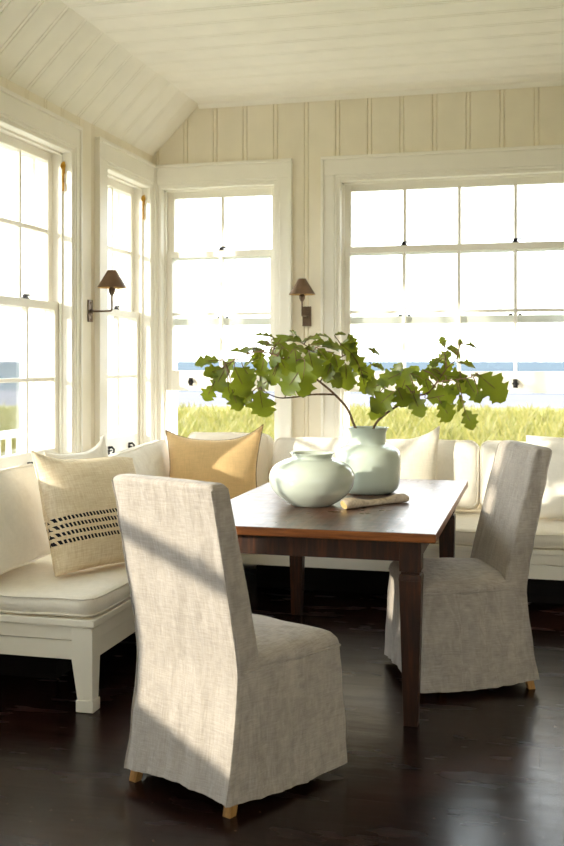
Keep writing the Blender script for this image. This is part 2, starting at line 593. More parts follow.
# ------------------------------------------------------------------ windows
def make_window(name):
    fn, u0, u1, cols, rise, cl, cr, lh = OPEN[name][:8]
    SILL = sill_of(OPEN[name])
    root = empty(name, fn((u0 + u1) / 2, 0, SILL))
    tag(root, kind='structure')
    bx = lambda m, a, b, c, d, e, f: m.box(a, b, c, d, e, f, 0, fn)
    rel = Vector(root.location)

    def put(m, nm, mat, par=root, bevel=0.0, smooth=False):
        base = rel if par is root else Vector(par['_w'])
        o = m.build(nm, mat, None, bevel, smooth, fn=lambda x, y, z: (x - rel.x, y - rel.y, z - rel.z))
        o.parent = par
        return o
    # frame lining the opening through the wall
    m = MB()
    t = .02
    bx(m, u0 - t, u0, -.315, .0, SILL - t, HEAD + t)
    bx(m, u1, u1 + t, -.315, .0, SILL - t, HEAD + t)
    bx(m, u0, u1, -.315, .0, HEAD, HEAD + t)
    bx(m, u0, u1, -.335, .0, SILL - t, SILL)
    for (a, b) in ((u0, u0 + .012), (u1 - .012, u1)):      # stops
        bx(m, a, b, -.062, -.045, SILL, HEAD)
        bx(m, a, b, -.170, -.152, SILL, HEAD)
        bx(m, a, b, -.26, -.225, SILL, HEAD)
    bx(m, u0, u1, -.062, -.045, HEAD - .012, HEAD)
    put(m, 'window_frame', M['trim'])
    # inside casing: board, raised outer band, inner bead
    m = MB()
    zt = HEAD + .165
    ib = .04
    for s, edge, w in ((-1, u0, cl), (1, u1, cr)):
        a, b = sorted((edge + s * ib, edge + s * (w - .02)))
        if w > .07:
            bx(m, a, b, 0, .026, SILL, HEAD + ib)
        a, b = sorted((edge + s * max(ib, w - .02), edge + s * w))
        bx(m, a, b, 0, .036, SILL, zt - .022)
        a, b = sorted((edge, edge + s * .022))
        bx(m, a, b, 0, .014, SILL, HEAD + .022)
        a, b = sorted((edge + s * .022, edge + s * ib))
        bx(m, a, b, 0, .021, SILL, HEAD + ib)
    a, b = u0 - cl, u1 + cr
    bx(m, u0 - max(ib, cl - .02), u1 + max(ib, cr - .02), 0, .026, HEAD + ib, zt - .022)
    bx(m, a, b, 0, .038, zt - .022, zt)
    bx(m, u0, u1, 0, .014, HEAD, HEAD + .022)
    bx(m, u0 - .022, u1 + .022, 0, .021, HEAD + .022, HEAD + ib)
    put(m, 'casing', M['trim'], bevel=.003)
    m = MB()
    bx(m, a - .0, b + .0, 0, .065, SILL - .03, SILL)
    bx(m, a + .01, b - .01, 0, .02, SILL - .11, SILL - .03)
    put(m, 'stool', M['trim'], bevel=.004)
    # sashes
    st, mu = .05, .022
    gu0, gu1 = u0 + st, u1 - st
    pitch = (gu1 - gu0) / cols

    def sash(nm, z0, z1, wc, br, tr):
        m = MB()
        h = .02
        bx(m, u0 + .001, gu0, wc - h, wc + h, z0, z1)
        bx(m, gu1, u1 - .001, wc - h, wc + h, z0, z1)
        bx(m, gu0, gu1, wc - h, wc + h, z0, z0 + br)
        bx(m, gu0, gu1, wc - h, wc + h, z1 - tr, z1)
        for i in range(1, cols):
            c = gu0 + pitch * i
            bx(m, c - mu / 2, c + mu / 2, wc - .016, wc + .016, z0 + br, z1 - tr)
        zm = (z0 + br + z1 - tr) / 2
        if z1 - z0 > .9:
            bx(m, gu0, gu1, wc - .0155, wc + .0155, zm - mu / 2, zm + mu / 2)
        s = put(m, nm, M['trim'], bevel=.0025)
        g = MB()
        bx(g, gu0, gu1, wc - .002, wc + .002, z0 + br, z1 - tr)
        o = g.build('pane', M['glass'], None, fn=lambda x, y, z: (x - rel.x, y - rel.y, z - rel.z))
        o.parent = s
        return s
    zl = SILL + rise
    low = sash('lower_sash', zl + .001, zl + lh, -.086, .14, .045)
    upp = sash('upper_sash', SILL + lh - (.088 if rise else .048), HEAD - .001, -.129, .05, .05)
    lock_at = [(gu0 + gu1) / 2] if cols <= 2 else [gu0 + pitch, gu1 - pitch]
    for u in lock_at:
        m = MB()
        bx(m, u - .022, u + .022, -.100, -.070, zl + lh, zl + lh + .008)
        bx(m, u - .014, u + .014, -.095, -.075, zl + lh + .008, zl + lh + .025)
        bx(m, u - .006, u + .045, -.090, -.080, zl + lh + .018, zl + lh + .028)
        o = m.build('sash_lock', M['iron'], None, .002, fn=lambda x, y, z: (x - rel.x, y - rel.y, z - rel.z))
        o.parent = low
        m = MB()
        zk = SILL + lh - .038
        if rise:
            bx(m, u - .045, u - .018, -.138, -.123, zk, zk + .012)
            bx(m, u + .018, u + .040, -.138, -.123, zk, zk + .012)
            o = m.build('lock_keeper', M['iron'], None, .002, fn=lambda x, y, z: (x - rel.x, y - rel.y, z - rel.z))
            o.parent = upp
    if cols <= 2:
        lift_at = [gu0 + .14, gu1 - .14]
    else:
        lift_at = [gu0 + pitch, gu1 - pitch]
    for u in lift_at:
        m = MB()
        z = zl + .055
        bx(m, u - .014, u + .014, -.066, -.062, z - .02, z + .035)
        pts = [fn(u, -.063, z + .025), fn(u, -.043, z + .03), fn(u, -.029, z + .018), fn(u, -.029, z + .0), fn(u, -.037, z - .008)]
        m.tube(pts, [.008, .008, .0075, .007, .006], 8)
        bx(m, u - .02, u + .02, -.065, -.049, z + .002, z + .012)
        o = m.build('sash_lift', M['iron'], None, .001, fn=lambda x, y, z: (x - rel.x, y - rel.y, z - rel.z))
        o.parent = low
    if fn is fl:     # brass pulley and chain high on the far jamb
        m = MB()
        bx(m, u1 - .006, u1 + .0, -.042, -.028, HEAD - .12, HEAD - .05)
        ring = [fn(u1 - .012, -.035 + .010 * math.cos(a), HEAD - .075 + .015 * math.sin(a)) for a in [2 * PI * i / 14 for i in range(14)]]
        m.tube(ring, .006, 6, closed=True)
        m.tube([fn(u1 - .010, -.035 + .002 * math.sin(i), HEAD - .09 - i * .013) for i in range(11)], .005, 6)
        put(m, 'sash_pulley', M['brass'])
    return root


for nm in OPEN:
    make_window(nm)


# ------------------------------------------------------------------ banquette benches
BX, BY = -1.739, 5.765      # fronts of the left and the back bench
BEND = 3.748                # near end of the left bench
BR = 1.35                   # right end of the back bench
root = empty('banquette_bench', ((-L + BX) / 2, BEND, 0))
tag(root, 'white painted bench built along the left window wall, its tapered corner leg in view', 'bench')
o0 = root.location.copy()


def sub(mb, nm, mat, par, org, **k):
    return mb.build(nm, mat, par, fn=lambda x, y, z: (x - org.x, y - org.y, z - org.z), **k)


m = MB()
m.box(-L + .04, BX + .012, BEND - .012, B - .04, .345, .375)
sub(m, 'seat_board', M['bench'], root, o0, bevel=.004)
m = MB()
m.box(-L + .04, BX - .006, BEND + .006, BEND + .03, .208, .285)
m.box(-L + .04, BX, BEND, BEND + .03, .288, .345)
m.box(BX - .03, BX - .006, BEND + .006, BY, .208, .285)
m.box(BX - .03, BX, BEND, BY, .288, .345)
sub(m, 'apron', M['bench'], root, o0, bevel=.002)


def bench_leg(x, y, sx, sy):
    m = MB()
    # outer faces flush with the bench front, inner faces taper
    x1, y1 = x + sx * .092, y + sy * .075
    a = [(x, y), (x1, y), (x1, y1), (x, y1)]
    x2, y2 = x + sx * .066, y + sy * .06
    b = [(x, y), (x2, y), (x2, y2), (x, y2)]
    e = .005
    c = [(x - sx * e, y - sy * e), (x2 + sx * e, y - sy * e), (x2 + sx * e, y2 + sy * e), (x - sx * e, y2 + sy * e)]
    m.loft([[(*p, .34) for p in a], [(*p, .208) for p in a], [(*p, .05) for p in b]])
    m.loft([[(*p, .05) for p in c], [(*p, .002) for p in c]])
    return m


sub(bench_leg(BX + .002, BEND - .002, -1, 1), 'leg', M['bench'], root, o0, bevel=.003)
sub(bench_leg(-L + .05, BEND - .002, 1, 1), 'leg', M['bench'], root, o0, bevel=.003)
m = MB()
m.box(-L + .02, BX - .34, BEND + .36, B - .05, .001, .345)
sub(m, 'plinth', M['dark_plinth'], root, o0)  # added dark block standing in for the deep shade under the left bench

root = empty('banquette_bench', ((BX + BR) / 2, BY, 0))
tag(root, 'white painted bench running below the two sea windows of the back wall', 'bench')
o0 = root.location.copy()
m = MB()
m.box(BX + .014, BR, BY - .012, B - .04, .345, .375)
sub(m, 'seat_board', M['bench'], root, o0, bevel=.004)
m = MB()
m.box(BX + .002, BR, BY + .006, BY + .03, .208, .285)
m.box(BX + .002, BR, BY, BY + .03, .288, .345)
sub(m, 'apron', M['bench'], root, o0, bevel=.002)
sub(bench_leg(BR, BY - .002, -1, 1), 'leg', M['bench'], root, o0, bevel=.003)
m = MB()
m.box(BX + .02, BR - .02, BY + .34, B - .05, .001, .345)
sub(m, 'plinth', M['dark_plinth'], root, o0)  # added dark block, shade under the back bench as colour


# ------------------------------------------------------------------ cushions and pillows
def rrect(hx, hy, r, n=10, cx=0.0, cy=0.0):
    pts = []
    for (sx, sy, a0) in ((1, 1, 0), (-1, 1, PI / 2), (-1, -1, PI), (1, -1, 3 * PI / 2)):
        for i in range(n):
            a = a0 + (PI / 2) * i / (n - 1)
            pts.append((cx + sx * (hx - r) + r * math.cos(a), cy + sy * (hy - r) + r * math.sin(a)))
    return pts


def wob(p, amp, sc_, seed):
    q = Vector(p) * sc_ + Vector((seed, seed * 1.7, seed * .3))
    return Vector(p) + noise.noise_vector(q) * amp


def box_cushion(w, d, h, crown=.02, rad=.03, seed=0, nx=28, ny=20):
    """boxed cushion w x d x h, base at z = 0, softly crowned on top; returns mesh and its two welts"""
    mb = MB()
    rings = []
    hx, hy = w / 2, d / 2
    for ins, z in ((.06, 0), (.012, .004), (0, .014), (-.008, h * .5), (0, h - .014), (.012, h - .004)):
        r = [(x, y, z) for x, y in rrect(hx - ins, hy - ins, rad, 12)]
        # subdivide straight runs by resampling
        rings.append(r)

    def resample(r, n=160):
        P = [Vector(p) for p in r]
        seg = [(P[(i + 1) % len(P)] - P[i]).length for i in range(len(P))]
        tot = sum(seg)
        out = []
        i = 0
        acc = 0
        for k in range(n):
            s = tot * k / n
            while acc + seg[i] < s:
                acc += seg[i]
                i += 1
            out.append(P[i].lerp(P[(i + 1) % len(P)], (s - acc) / max(seg[i], 1e-9)))
        return out
    rings = [resample(r) for r in rings]
    for k in range(1, 12):
        t = k / 12
        s = 1 - t
        z = h - .004 + crown * (1 - s ** 2.2)
        rings.append([Vector((p.x * s, p.y * s, z)) for p in rings[5]])
    rings = [[wob(p, .006, 6, seed) if p.z > .01 else p for p in r] for r in rings]
    mb.loft(rings, True, True)
    welts = []
    for k, zz in ((2, 0), (4, 0)):
        welts.append([p + Vector((p.x, p.y, 0)).normalized() * .002 for p in rings[k]])
    return mb, welts


def make_box_cushion(name, label, cat, w, d, h, loc, rz=0, lean=0, mat='seat_cotton', group=None, seed=0, crown=.02, rad=.03, stand=False):
    mb, welts = box_cushion(w, d, h, crown, rad, seed)
    root = mb.build(name, M[mat], smooth=True, angle=60)
    if stand:
        root.rotation_euler = (PI / 2 - lean, 0, rz)
    else:
        root.rotation_euler = (0, 0, rz)
    root.location = loc
    for wl in welts:
        t = MB()
        t.tube(wl, .0042, 6, closed=True)
        t.build('piping', M[mat], root, smooth=True)
    tag(root, label, cat, group)
    return root


def pillow(w, h, t, pinch=.07, n=34, seed=0, amp=.006, p=.46, corner=.0, ears=None):
    """knife-edge pillow standing in the xz plane, base at z=0, faces -y; ears lifts the top corners"""
    def surf(u, v, s):
        x = w / 2 * u * (1 - pinch * (1 - v * v) * abs(u) ** 1.5)
        z = h / 2 * v * (1 - pinch * (1 - u * u) * abs(v) ** 1.5)
        th = t / 2 * ((1 - u ** 2) ** p) * ((1 - v ** 2) ** p) * (1.0 - .18 * v)
        q = wob((x, s * th, z), amp * min(1, th / .03), 7, seed + s)
        z2 = q.z + h / 2
        if ears and v > 0:
            k = v ** 2.5
            z2 += k * (ears[0] * max(0, -u) ** 3 + ears[1] * max(0, u) ** 3)
        return Vector((q.x, q.y, z2))
    # ease sampling toward the border
    ts = [math.sin(PI / 2 * (2 * i / n - 1)) for i in range(n + 1)]
    mb = MB()
    for s in (-1, 1):
        vs = [surf(u, v, s) for v in ts for u in ts]
        fs = [(j * (n + 1) + i, j * (n + 1) + i + 1, (j + 1) * (n + 1) + i + 1, (j + 1) * (n + 1) + i) for j in range(n) for i in range(n)]
        mb.add(vs, fs)
    brd = [surf(u, -1, 0) for u in ts[:-1]] + [surf(1, v, 0) for v in ts[:-1]] + [surf(u, 1, 0) for u in reversed(ts[1:])] + [surf(-1, v, 0) for v in reversed(ts[1:])]
    return mb, brd


def make_pillow(name, label, w, h, t, loc, rz, lean, mat, pip=None, roll=0.0, seed=0, group=None, pr=.004, **k):
    mb, brd = pillow(w, h, t, seed=seed, **k)
    o = mb.build(name, M[mat], smooth=True, weld=True, angle=80)
    o.matrix_world = Matrix.Translation(loc) @ Matrix.Rotation(rz, 4, 'Z') @ Matrix.Rotation(-lean, 4, 'X') @ Matrix.Rotation(roll, 4, 'Y')
    tb = MB()
    tb.tube(brd, pr, 6, closed=True)
    tb.build('piping', M[pip or mat], o, smooth=True)
    tag(o, label, 'pillow', group)
    return o


ST = .376     # bench seat board top
# seat cushions
make_box_cushion('seat_cushion', 'long white boxed seat cushion on the left bench under the striped pillow', 'seat cushion',
                 BX + L - .04, 2.86, .092, ((BX - L) / 2 + .022, BEND + 1.425, ST), seed=1, crown=.012, rad=.04)
make_box_cushion('seat_cushion', 'long white boxed seat cushion on the back bench behind the table', 'seat cushion',
                 BR - BX - .03, .85, .092, ((BX + BR) / 2 + .012, BY + .425, ST), seed=2, crown=.012, rad=.04)
SZ = ST + .100
# back cushions: width, height, thickness; they lean on the window walls


def back_cushion(label, w, h, t, x, y, rz, seed, lean=R(12), roll=0.0):
    # local: x width, y -> height (stands up), z -> faces the room
    mb, welts = box_cushion(w, h, t, .03, .05, seed)
    mb.v = [(p[0], p[1] + h / 2, p[2]) for p in mb.v]
    o = mb.build('back_cushion', M['white_cotton'], smooth=True, angle=60)
    o.matrix_world = Matrix.Translation((x, y, SZ + .010 + abs(roll) * w * .5)) @ Matrix.Rotation(rz, 4, 'Z') @ Matrix.Rotation(PI / 2 - lean, 4, 'X') @ Matrix.Rotation(roll, 4, 'Z')
    for wl in welts:
        tb = MB()
        tb.tube([(p.x, p.y + h / 2, p.z) for p in wl], .004, 6, closed=True)
        tb.build('piping', M['white_cotton'], o, smooth=True)
    tag(o, label, 'back cushion')
    return o


back_cushion('plump white back cushion at the near end of the left bench beside the striped pillow', .60, .42, .17, -2.36, 4.03, PI / 2, 3)
back_cushion('white back cushion below the narrow left window near the corner', 1.06, .355, .15, -2.41, 5.68, PI / 2, 5, R(12), R(2.5))
back_cushion('white back cushion in the bench corner behind the tan pillow', .56, .43, .15, -1.99, 6.43, 0, 6)
back_cushion('white back cushion behind the squat vase, below the wall lamp', .60, .41, .15, -1.37, 6.43, 0, 7)
back_cushion('white back cushion behind the tall branch vase and white pillow', .66, .41, .15, -.70, 6.43, 0, 8)
back_cushion('white back cushion directly behind the right chair back', .82, .41, .15, .06, 6.43, 0, 9)
back_cushion('white back cushion behind the pillow at the right edge of the bench', .78, .41, .15, .90, 6.43, 0, 10)

make_pillow('striped_pillow', 'oatmeal woven pillow with four rows of black stitches on the left bench', 0.54, .52, .22,
            (-1.90, 4.25, SZ + .004), R(60), R(20), 'striped', seed=11, roll=R(0), ears=(.045, -.03), pinch=.055, p=.40)
make_pillow('throw_pillow', 'white pillow peaking up behind the striped pillow on the left bench', .50, .50, .16,
            (-2.17, 4.72, SZ + .006), PI / 2 - R(12), R(14), 'white_cotton', seed=12, ears=(0, .05), pinch=.1)
make_pillow('throw_pillow', 'tan linen pillow with dark piping in the bench corner', 0.62, .48, .22,
            (-1.975, 5.99, SZ + .004), R(12), R(18), 'tan', 'tan_piping', seed=13, n=40, ears=(.035, .075), pinch=.13, pr=.0045)
make_pillow('throw_pillow', 'white pillow with a pointed corner on the back bench behind the tall vase', .62, .47, .18,
            (-.90, 6.13, SZ + .006), R(4), R(16), 'white_linen', seed=14, ears=(0, .08), pinch=.06)
make_pillow('throw_pillow', 'white pillow on the back bench cut by the right edge of view', .62, .50, .18,
            (.22, 6.13, SZ + .006), R(-4), R(16), 'white_cotton', seed=15, ears=(0, .06), pinch=.05)


# ------------------------------------------------------------------ dining table
TX0, TX1, TY0, TY1, TZ = -1.42, -.38, 3.84, 5.616, .76
root = empty('dining_table', ((TX0 + TX1) / 2, (TY0 + TY1) / 2, 0))
tag(root, 'dark wooden farmhouse dining table with a worn plank top and square tapered legs', 'table')
o0 = root.location.copy()
m = MB()
m.box(TX0, TX1, TY0, TY1, TZ - .035, TZ, 0)
for i, f in enumerate(m.f):
    zs = [m.v[k][2] for k in f]
    m.mi[i] = 0 if min(zs) > TZ - .001 else 1
sub(m, 'tabletop', [M['table_top'], M['table_edge']], root, o0, bevel=.005)
m = MB()
iy, ix = .062, .062
m.box(TX0 + ix + .01, TX1 - ix - .01, TY0 + iy + .012, TY0 + iy + .036, .638, TZ - .036)
m.box(TX0 + ix + .01, TX1 - ix - .01, TY1 - iy - .036, TY1 - iy - .012, .638, TZ - .036)
m.box(TX0 + ix + .012, TX0 + ix + .036, TY0 + iy + .01, TY1 - iy - .01, .638, TZ - .036)
m.box(TX1 - ix - .036, TX1 - ix - .012, TY0 + iy + .01, TY1 - iy - .01, .638, TZ - .036)
sub(m, 'apron', M['table_base'], root, o0, bevel=.002)
for x in (TX0 + ix + .043, TX1 - ix - .043):
    for y in (TY0 + iy + .043, TY1 - iy - .043):
        m = MB()
        m.frustum((x, y, .60), (.042, .042), (x, y, TZ - .036), (.043, .043))
        m.frustum((x, y, .588), (.036, .036), (x, y, .602), (.036, .036))
        m.frustum((x, y, .565), (.045, .045), (x, y, .588), (.042, .042))
        m.frustum((x, y, .0), (.028, .028), (x, y, .566), (.0435, .0435))
        sub(m, 'leg', M['table_base'], root, o0, bevel=.003)


# ------------------------------------------------------------------ slipcovered chairs
def make_chair(seed):
    root = empty('dining_chair')
    wb, wf, D, zs, hem, tz, lean, wt = .229, .290, .550, .436, .042, 1.037, .068, .228

    def quad_ring(z, bw, fw, y0, y1, r=.022, n=30, bulge=0.0, amp=.0, sag=None):
        """rounded trapezoid ring, n points per side"""
        cs = [(bw, y0), (fw, y1), (-fw, y1), (-bw, y0)]
        out = []
        for i in range(4):
            a, b = Vector(cs[i]), Vector(cs[(i + 1) % 4])
            pa, pb = Vector(cs[i - 1]), Vector(cs[(i + 2) % 4])
            dl = (b - a).length
            d = (b - a) / dl
            nn = Vector((d.y, -d.x))
            if i % 2 == 0:
                nn = Vector((d.y, -d.x)) if i == 0 else Vector((d.y, -d.x))
            for k in range(n):
                t = k / n
                # round the corners by pulling towards the inside near the ends
                e = min(t, 1 - t) * dl
                p = a.lerp(b, t)
                off = 0
                if e < r:
                    off = r * (1 - math.sqrt(max(0, 1 - (1 - e / r) ** 2))) * .55
                bl = bulge * math.sin(PI * t)
                p = p + nn * (bl - off)
                zz = z + (sag(i, t) if sag else 0)
                q = Vector((p.x, p.y, zz))
                out.append(q)
        return out

    def crumple(q, amp, s):
        f1 = noise.noise(Vector((q.x * 9 + s, q.y * 9, q.z * 3)))
        f2 = noise.noise(Vector((q.x * 26 + s, q.y * 26 + 3, q.z * 7)))
        c = Vector((q.x, q.y - .25, 0))
        if c.length > 1e-4:
            c.normalize()
        return q + c * (f1 * amp + f2 * amp * .45)

    def folds(q, t, s):
        # soft vertical folds that open towards the hem
        c = Vector((q.x, q.y - .25, 0)).normalized()
        a = math.atan2(c.y, c.x)
        f = noise.noise(Vector((a * 5.0 + s, q.z * 1.3, s))) * .9 + noise.noise(Vector((a * 13.0, q.z * 2.2 + s, 1.0))) * .5
        diag = noise.noise(Vector((a * 7 + q.z * 9, q.z * 4 - a * 3, s + 4)))
        return q + c * (f * .015 * t + diag * .006)

    def hem_sag(i, t):
        # the hem rides up a little in the middle of the rear and front panels
        fr_ = t if i == 0 else (1 - t if i == 2 else (1 if i == 1 else 0))
        return (.022 if i in (1, 3) else -.010) * math.sin(PI * t) - .014 * fr_
    # skirt
    rings = []
    N = 22
    for k in range(N + 1):
        t = k / N
        z = zs + (hem - zs) * t
        e = t ** 1.4
        bw = .232 + (wb + .003 - .232) * e
        fw = .280 + (wf - .280) * e
        y0 = .056 * (1 - e) - .001
        y1 = D - .022 + .022 * e
        f = t ** 6
        rg = quad_ring(z, bw, fw, y0, y1, .02, 30, .010 * t, 0, (lambda i, u, f=f: hem_sag(i, u) * f))
        rings.append([folds(crumple(q, .004, seed), t, seed) for q in rg])
    inner = [[Vector((q.x * .975, .25 + (q.y - .25) * .975, q.z + (.0 if k else .0))) for q in r] for k, r in enumerate(reversed(rings))]
    mb = MB()
    mb.loft(rings + inner, False, False)
    mb.build('skirt', M['linen'], root, smooth=True, angle=70)
    # seam between seat and skirt
    tb = MB()
    tb.tube([(q.x * 1.004, .25 + (q.y - .25) * 1.004, q.z) for q in rings[0]], .0042, 6, closed=True)
    tb.build('seam', M['linen'], root, smooth=True)
    # seat: rounded pad
    rings = []
    for ins, z in ((.03, zs - .03), (.0, zs - .002), (-.002, zs + .012), (.002, zs + .026), (.012, zs + .040), (.03, zs + .050)):
        rings.append(quad_ring(z, .230 - ins, .278 - ins, .07 + ins, D - .022 - ins, .03, 20, .006))
    last = rings[-1]
    for k in range(1, 9):
        s = 1 - k / 9
        rings.append([Vector((q.x * s, .27 + (q.y - .27) * s, zs + .050 + .026 * (1 - s ** 2))) for q in last])
    rings = [[wob(q, .004, 8, seed) for q in r] for r in rings]
    mb = MB()
    mb.loft(rings, True, True)
    mb.build('seat', M['linen'], root, smooth=True, angle=70)
    # backrest: leaning slab with softened edges, thinner at the top
    rings = []
    K = 44
    z0 = hem + .002
    for k in range(K + 1):
        t = k / K
        z = z0 + (tz - .018 - z0) * t
        lt = max(0, (z - zs) / (tz - zs))
        if z < zs:
            e = ((zs - z) / (zs - hem)) ** 1.4
            y0 = .052 * (1 - e) - .004 * e
            th = .105 - .075 * min(1, (zs - z) / .03)
            hw = .233 + (wb + .006 - .233) * e
        else:
            y0 = .052 - (lean + .052) * lt ** 1.15
            th = .105 - .030 * lt
            hw = .233 + (wt - .233) * min(1, lt * 1.4)
        fq = max(0, (zs - z) / (zs - hem)) ** 6
        rings.append(quad_ring(z, hw, hw - .002, y0 - .003, y0 + th, .012, 22, .003, 0, (lambda i, u, f=fq: hem_sag(3, u) * f if i == 3 else (hem_sag(3, 1 - u) * f if i == 1 else 0))))
    for ins, z in ((.004, tz - .010), (.010, tz - .004), (.018, tz)):
        y0 = -lean
        rings.append(quad_ring(z, wt - ins, wt - ins - .002, y0 - .003 + ins * .7, y0 + .075 - ins * .7, .012, 22, .003))
    cen = [Vector((q.x * .5, -lean + .0375 + (q.y + lean - .0375) * .3, tz + .003)) for q in rings[-1]]
    rings.append(cen)
    rings = [[folds(crumple(q, .0035, seed + 5), max(0, (zs - q.z) / (zs - hem)), seed) for q in r] for r in rings]
    mb = MB()
    mb.loft(rings, True, True)
    back = mb.build('backrest', M['linen'], root, smooth=True, angle=60)
    # welted seams up both rear edges of the back
    for s in (1, -1):
        pts = []
        for k in range(K + 1):
            r = rings[k]
            idx = 0 if s == 1 else 66
            pts.append(r[idx] + Vector((s * .001, -.001, 0)))
        tb = MB()
        tb.tube(pts, .003, 6)
        tb.build('edge_seam', M['linen'], back, smooth=True)
    for sx in (-1, 1):
        for (y, dy) in ((.105, -.080), (D - .14, .0)):
            x = sx * (.207 if y < .2 else .16)
            m = MB()
            m.frustum((x + sx * .006, y + dy, 0), (.0155, .0155), (x, y, .30), (.022, .022))
            m.build('leg', M['leg_oak'], root, bevel=.002)
    return root


ch = make_chair(2.0)
ch.location = (-1.1386, 3.0756, 0)
ch.rotation_euler = (0, 0, R(-24.8))
tag(ch, 'linen slipcovered chair seen from behind at the near end of the table', 'chair', 'slipcovered dining chairs')
c2 = copy_tree(ch)
c2.location = (-.0980, 4.7129, 0)
c2.rotation_euler = (0, 0, R(113.0))
c2['label'] = 'linen slipcovered chair pulled up to the right side of the table'


# ------------------------------------------------------------------ vases, driftwood, branches
def vase(name, label, prof, loc, mat, lip_inner):
    mb = MB()
    # smooth the profile
    P = []
    n = len(prof)
    for i in range(n - 1):
        p0, p1, p2, p3 = prof[max(0, i - 1)], prof[i], prof[i + 1], prof[min(n - 1, i + 2)]
        for k in range(6):
            t = k / 6
            P.append(tuple(.5 * ((2 * p1[j]) + (-p0[j] + p2[j]) * t + (2 * p0[j] - 5 * p1[j] + 4 * p2[j] - p3[j]) * t * t + (-p0[j] + 3 * p1[j] - 3 * p2[j] + p3[j]) * t ** 3) for j in (0, 1)))
    P.append(prof[-1])
    mb.lathe([(.001, 0.0)] + [(max(.002, r), z) for r, z in P] + lip_inner, (0, 0, 0), 72)
    o = mb.build(name, M[mat], smooth=True, angle=50)
    o.location = loc
    return tag(o, label, 'vase')


V1 = (-1.003, 4.49, TZ + .0005)
vase('vase', 'squat round celadon vase with a short flared neck on the table', [
    (.085, 0), (.098, .004), (.135, .028), (.175, .066), (.194, .112), (.190, .150), (.165, .182), (.125, .203), (.098, .211), (.090, .217), (.093, .226), (.102, .234), (.103, .237)],
    V1, 'celadon', [(.097, .236), (.086, .222), (.086, .214), (.12, .200), (.17, .165), (.182, .112), (.16, .066), (.10, .02), (.001, .012)])
V2 = (-.831, 5.0, TZ + .0005)
vase('vase', 'tall shouldered pale blue celadon vase holding the leafy branches', [
    (.118, 0), (.132, .006), (.148, .022), (.158, .050), (.162, .10), (.163, .15), (.160, .190), (.148, .212), (.120, .228), (.097, .238), (.090, .248), (.089, .275), (.092, .300), (.100, .318), (.103, .322)],
    V2, 'celadon_blue', [(.097, .321), (.084, .30), (.081, .275), (.082, .248), (.11, .222), (.148, .185), (.152, .10), (.145, .03), (.001, .018)])

# driftwood stick
mb = MB()
a = Vector((-.835, 4.385, TZ + .024))
b = Vector((-.593, 4.70, TZ + .020))
pts, rad = [], []
prof = [(.0, .020), (.03, .025), (.1, .026), (.2, .020), (.35, .0165), (.55, .0155), (.7, .017), (.82, .021), (.92, .022), (.98, .016), (1, .007)]
for t, r in prof:
    p = a.lerp(b, t) + Vector((.006 * math.sin(t * 7), .010 * math.sin(t * 5), 0))
    p.z = TZ + r * .93 + .0005
    pts.append(p)
    rad.append(r)
mb.tube(pts, rad, 14)
dw = mb.build('driftwood', [M['driftwood'], M['driftwood_cut']], smooth=True)
for p in dw.data.polygons:
    if len(p.vertices) > 4 and (Vector(p.center) - pts[0]).length < .02:
        p.material_index = 1
for v in dw.data.vertices:
    v.co = wob(v.co, .005, 30, 4)
    v.co.z = max(v.co.z, TZ + .001)
tag(dw, 'pale grey driftwood stick lying on the table in front of the tall vase', 'driftwood')

LEAF = [  # half outline of a lobed leaf: along, half width
    (0, .0), (.04, .05), (.10, .14), (.17, .25), (.23, .25), (.28, .20), (.34, .26), (.41, .40), (.48, .43), (.54, .34), (.59, .26), (.65, .32), (.71, .37), (.77, .33), (.82, .23), (.87, .21), (.93, .14), (1, .0)]


def leaf(mb, base, direc, nrm, ln, curl, fold, rnd, wide=1.0):
    d = Vector(direc).normalized()
    n = Vector(nrm)
    n = (n - d * n.dot(d)).normalized()
    s = d.cross(n)
    left, mid, right = [], [], []
    ph = rnd.random() * 6
    for i, (t, w) in enumerate(LEAF):
        w *= wide
        bend = curl * t * t
        c = Vector(base) + d * (t * ln * (1 - .25 * abs(curl) * t)) - n * (bend * ln)
        wv = .035 * math.sin(t * 9 + ph) * ln
        k = 1 + .14 * math.sin(i * 2.3 + ph)
        left.append(c + s * w * ln * k + n * (fold * w * ln + wv * w * 3))
        right.append(c - s * w * ln * (2 - k) + n * (fold * w * ln - wv * w * 3))
        mid.append(c)
    vs = left + mid + right
    m_ = len(LEAF)
    fs = []
    for i in range(m_ - 1):
        fs.append((i, i + 1, m_ + i + 1, m_ + i))
        fs.append((m_ + i, m_ + i + 1, 2 * m_ + i + 1, 2 * m_ + i))
    mb.add(vs, fs)


def smooth_path(P, n=6):
    P = [Vector(p) for p in P]
    out = []
    for i in range(len(P) - 1):
        p0, p1, p2, p3 = P[max(0, i - 1)], P[i], P[i + 1], P[min(len(P) - 1, i + 2)]
        for k in range(n):
            t = k / n
            out.append(.5 * ((2 * p1) + (-p0 + p2) * t + (2 * p0 - 5 * p1 + 4 * p2 - p3) * t * t + (-p0 + 3 * p1 - 3 * p2 + p3) * t ** 3))
    out.append(P[-1])
    return out


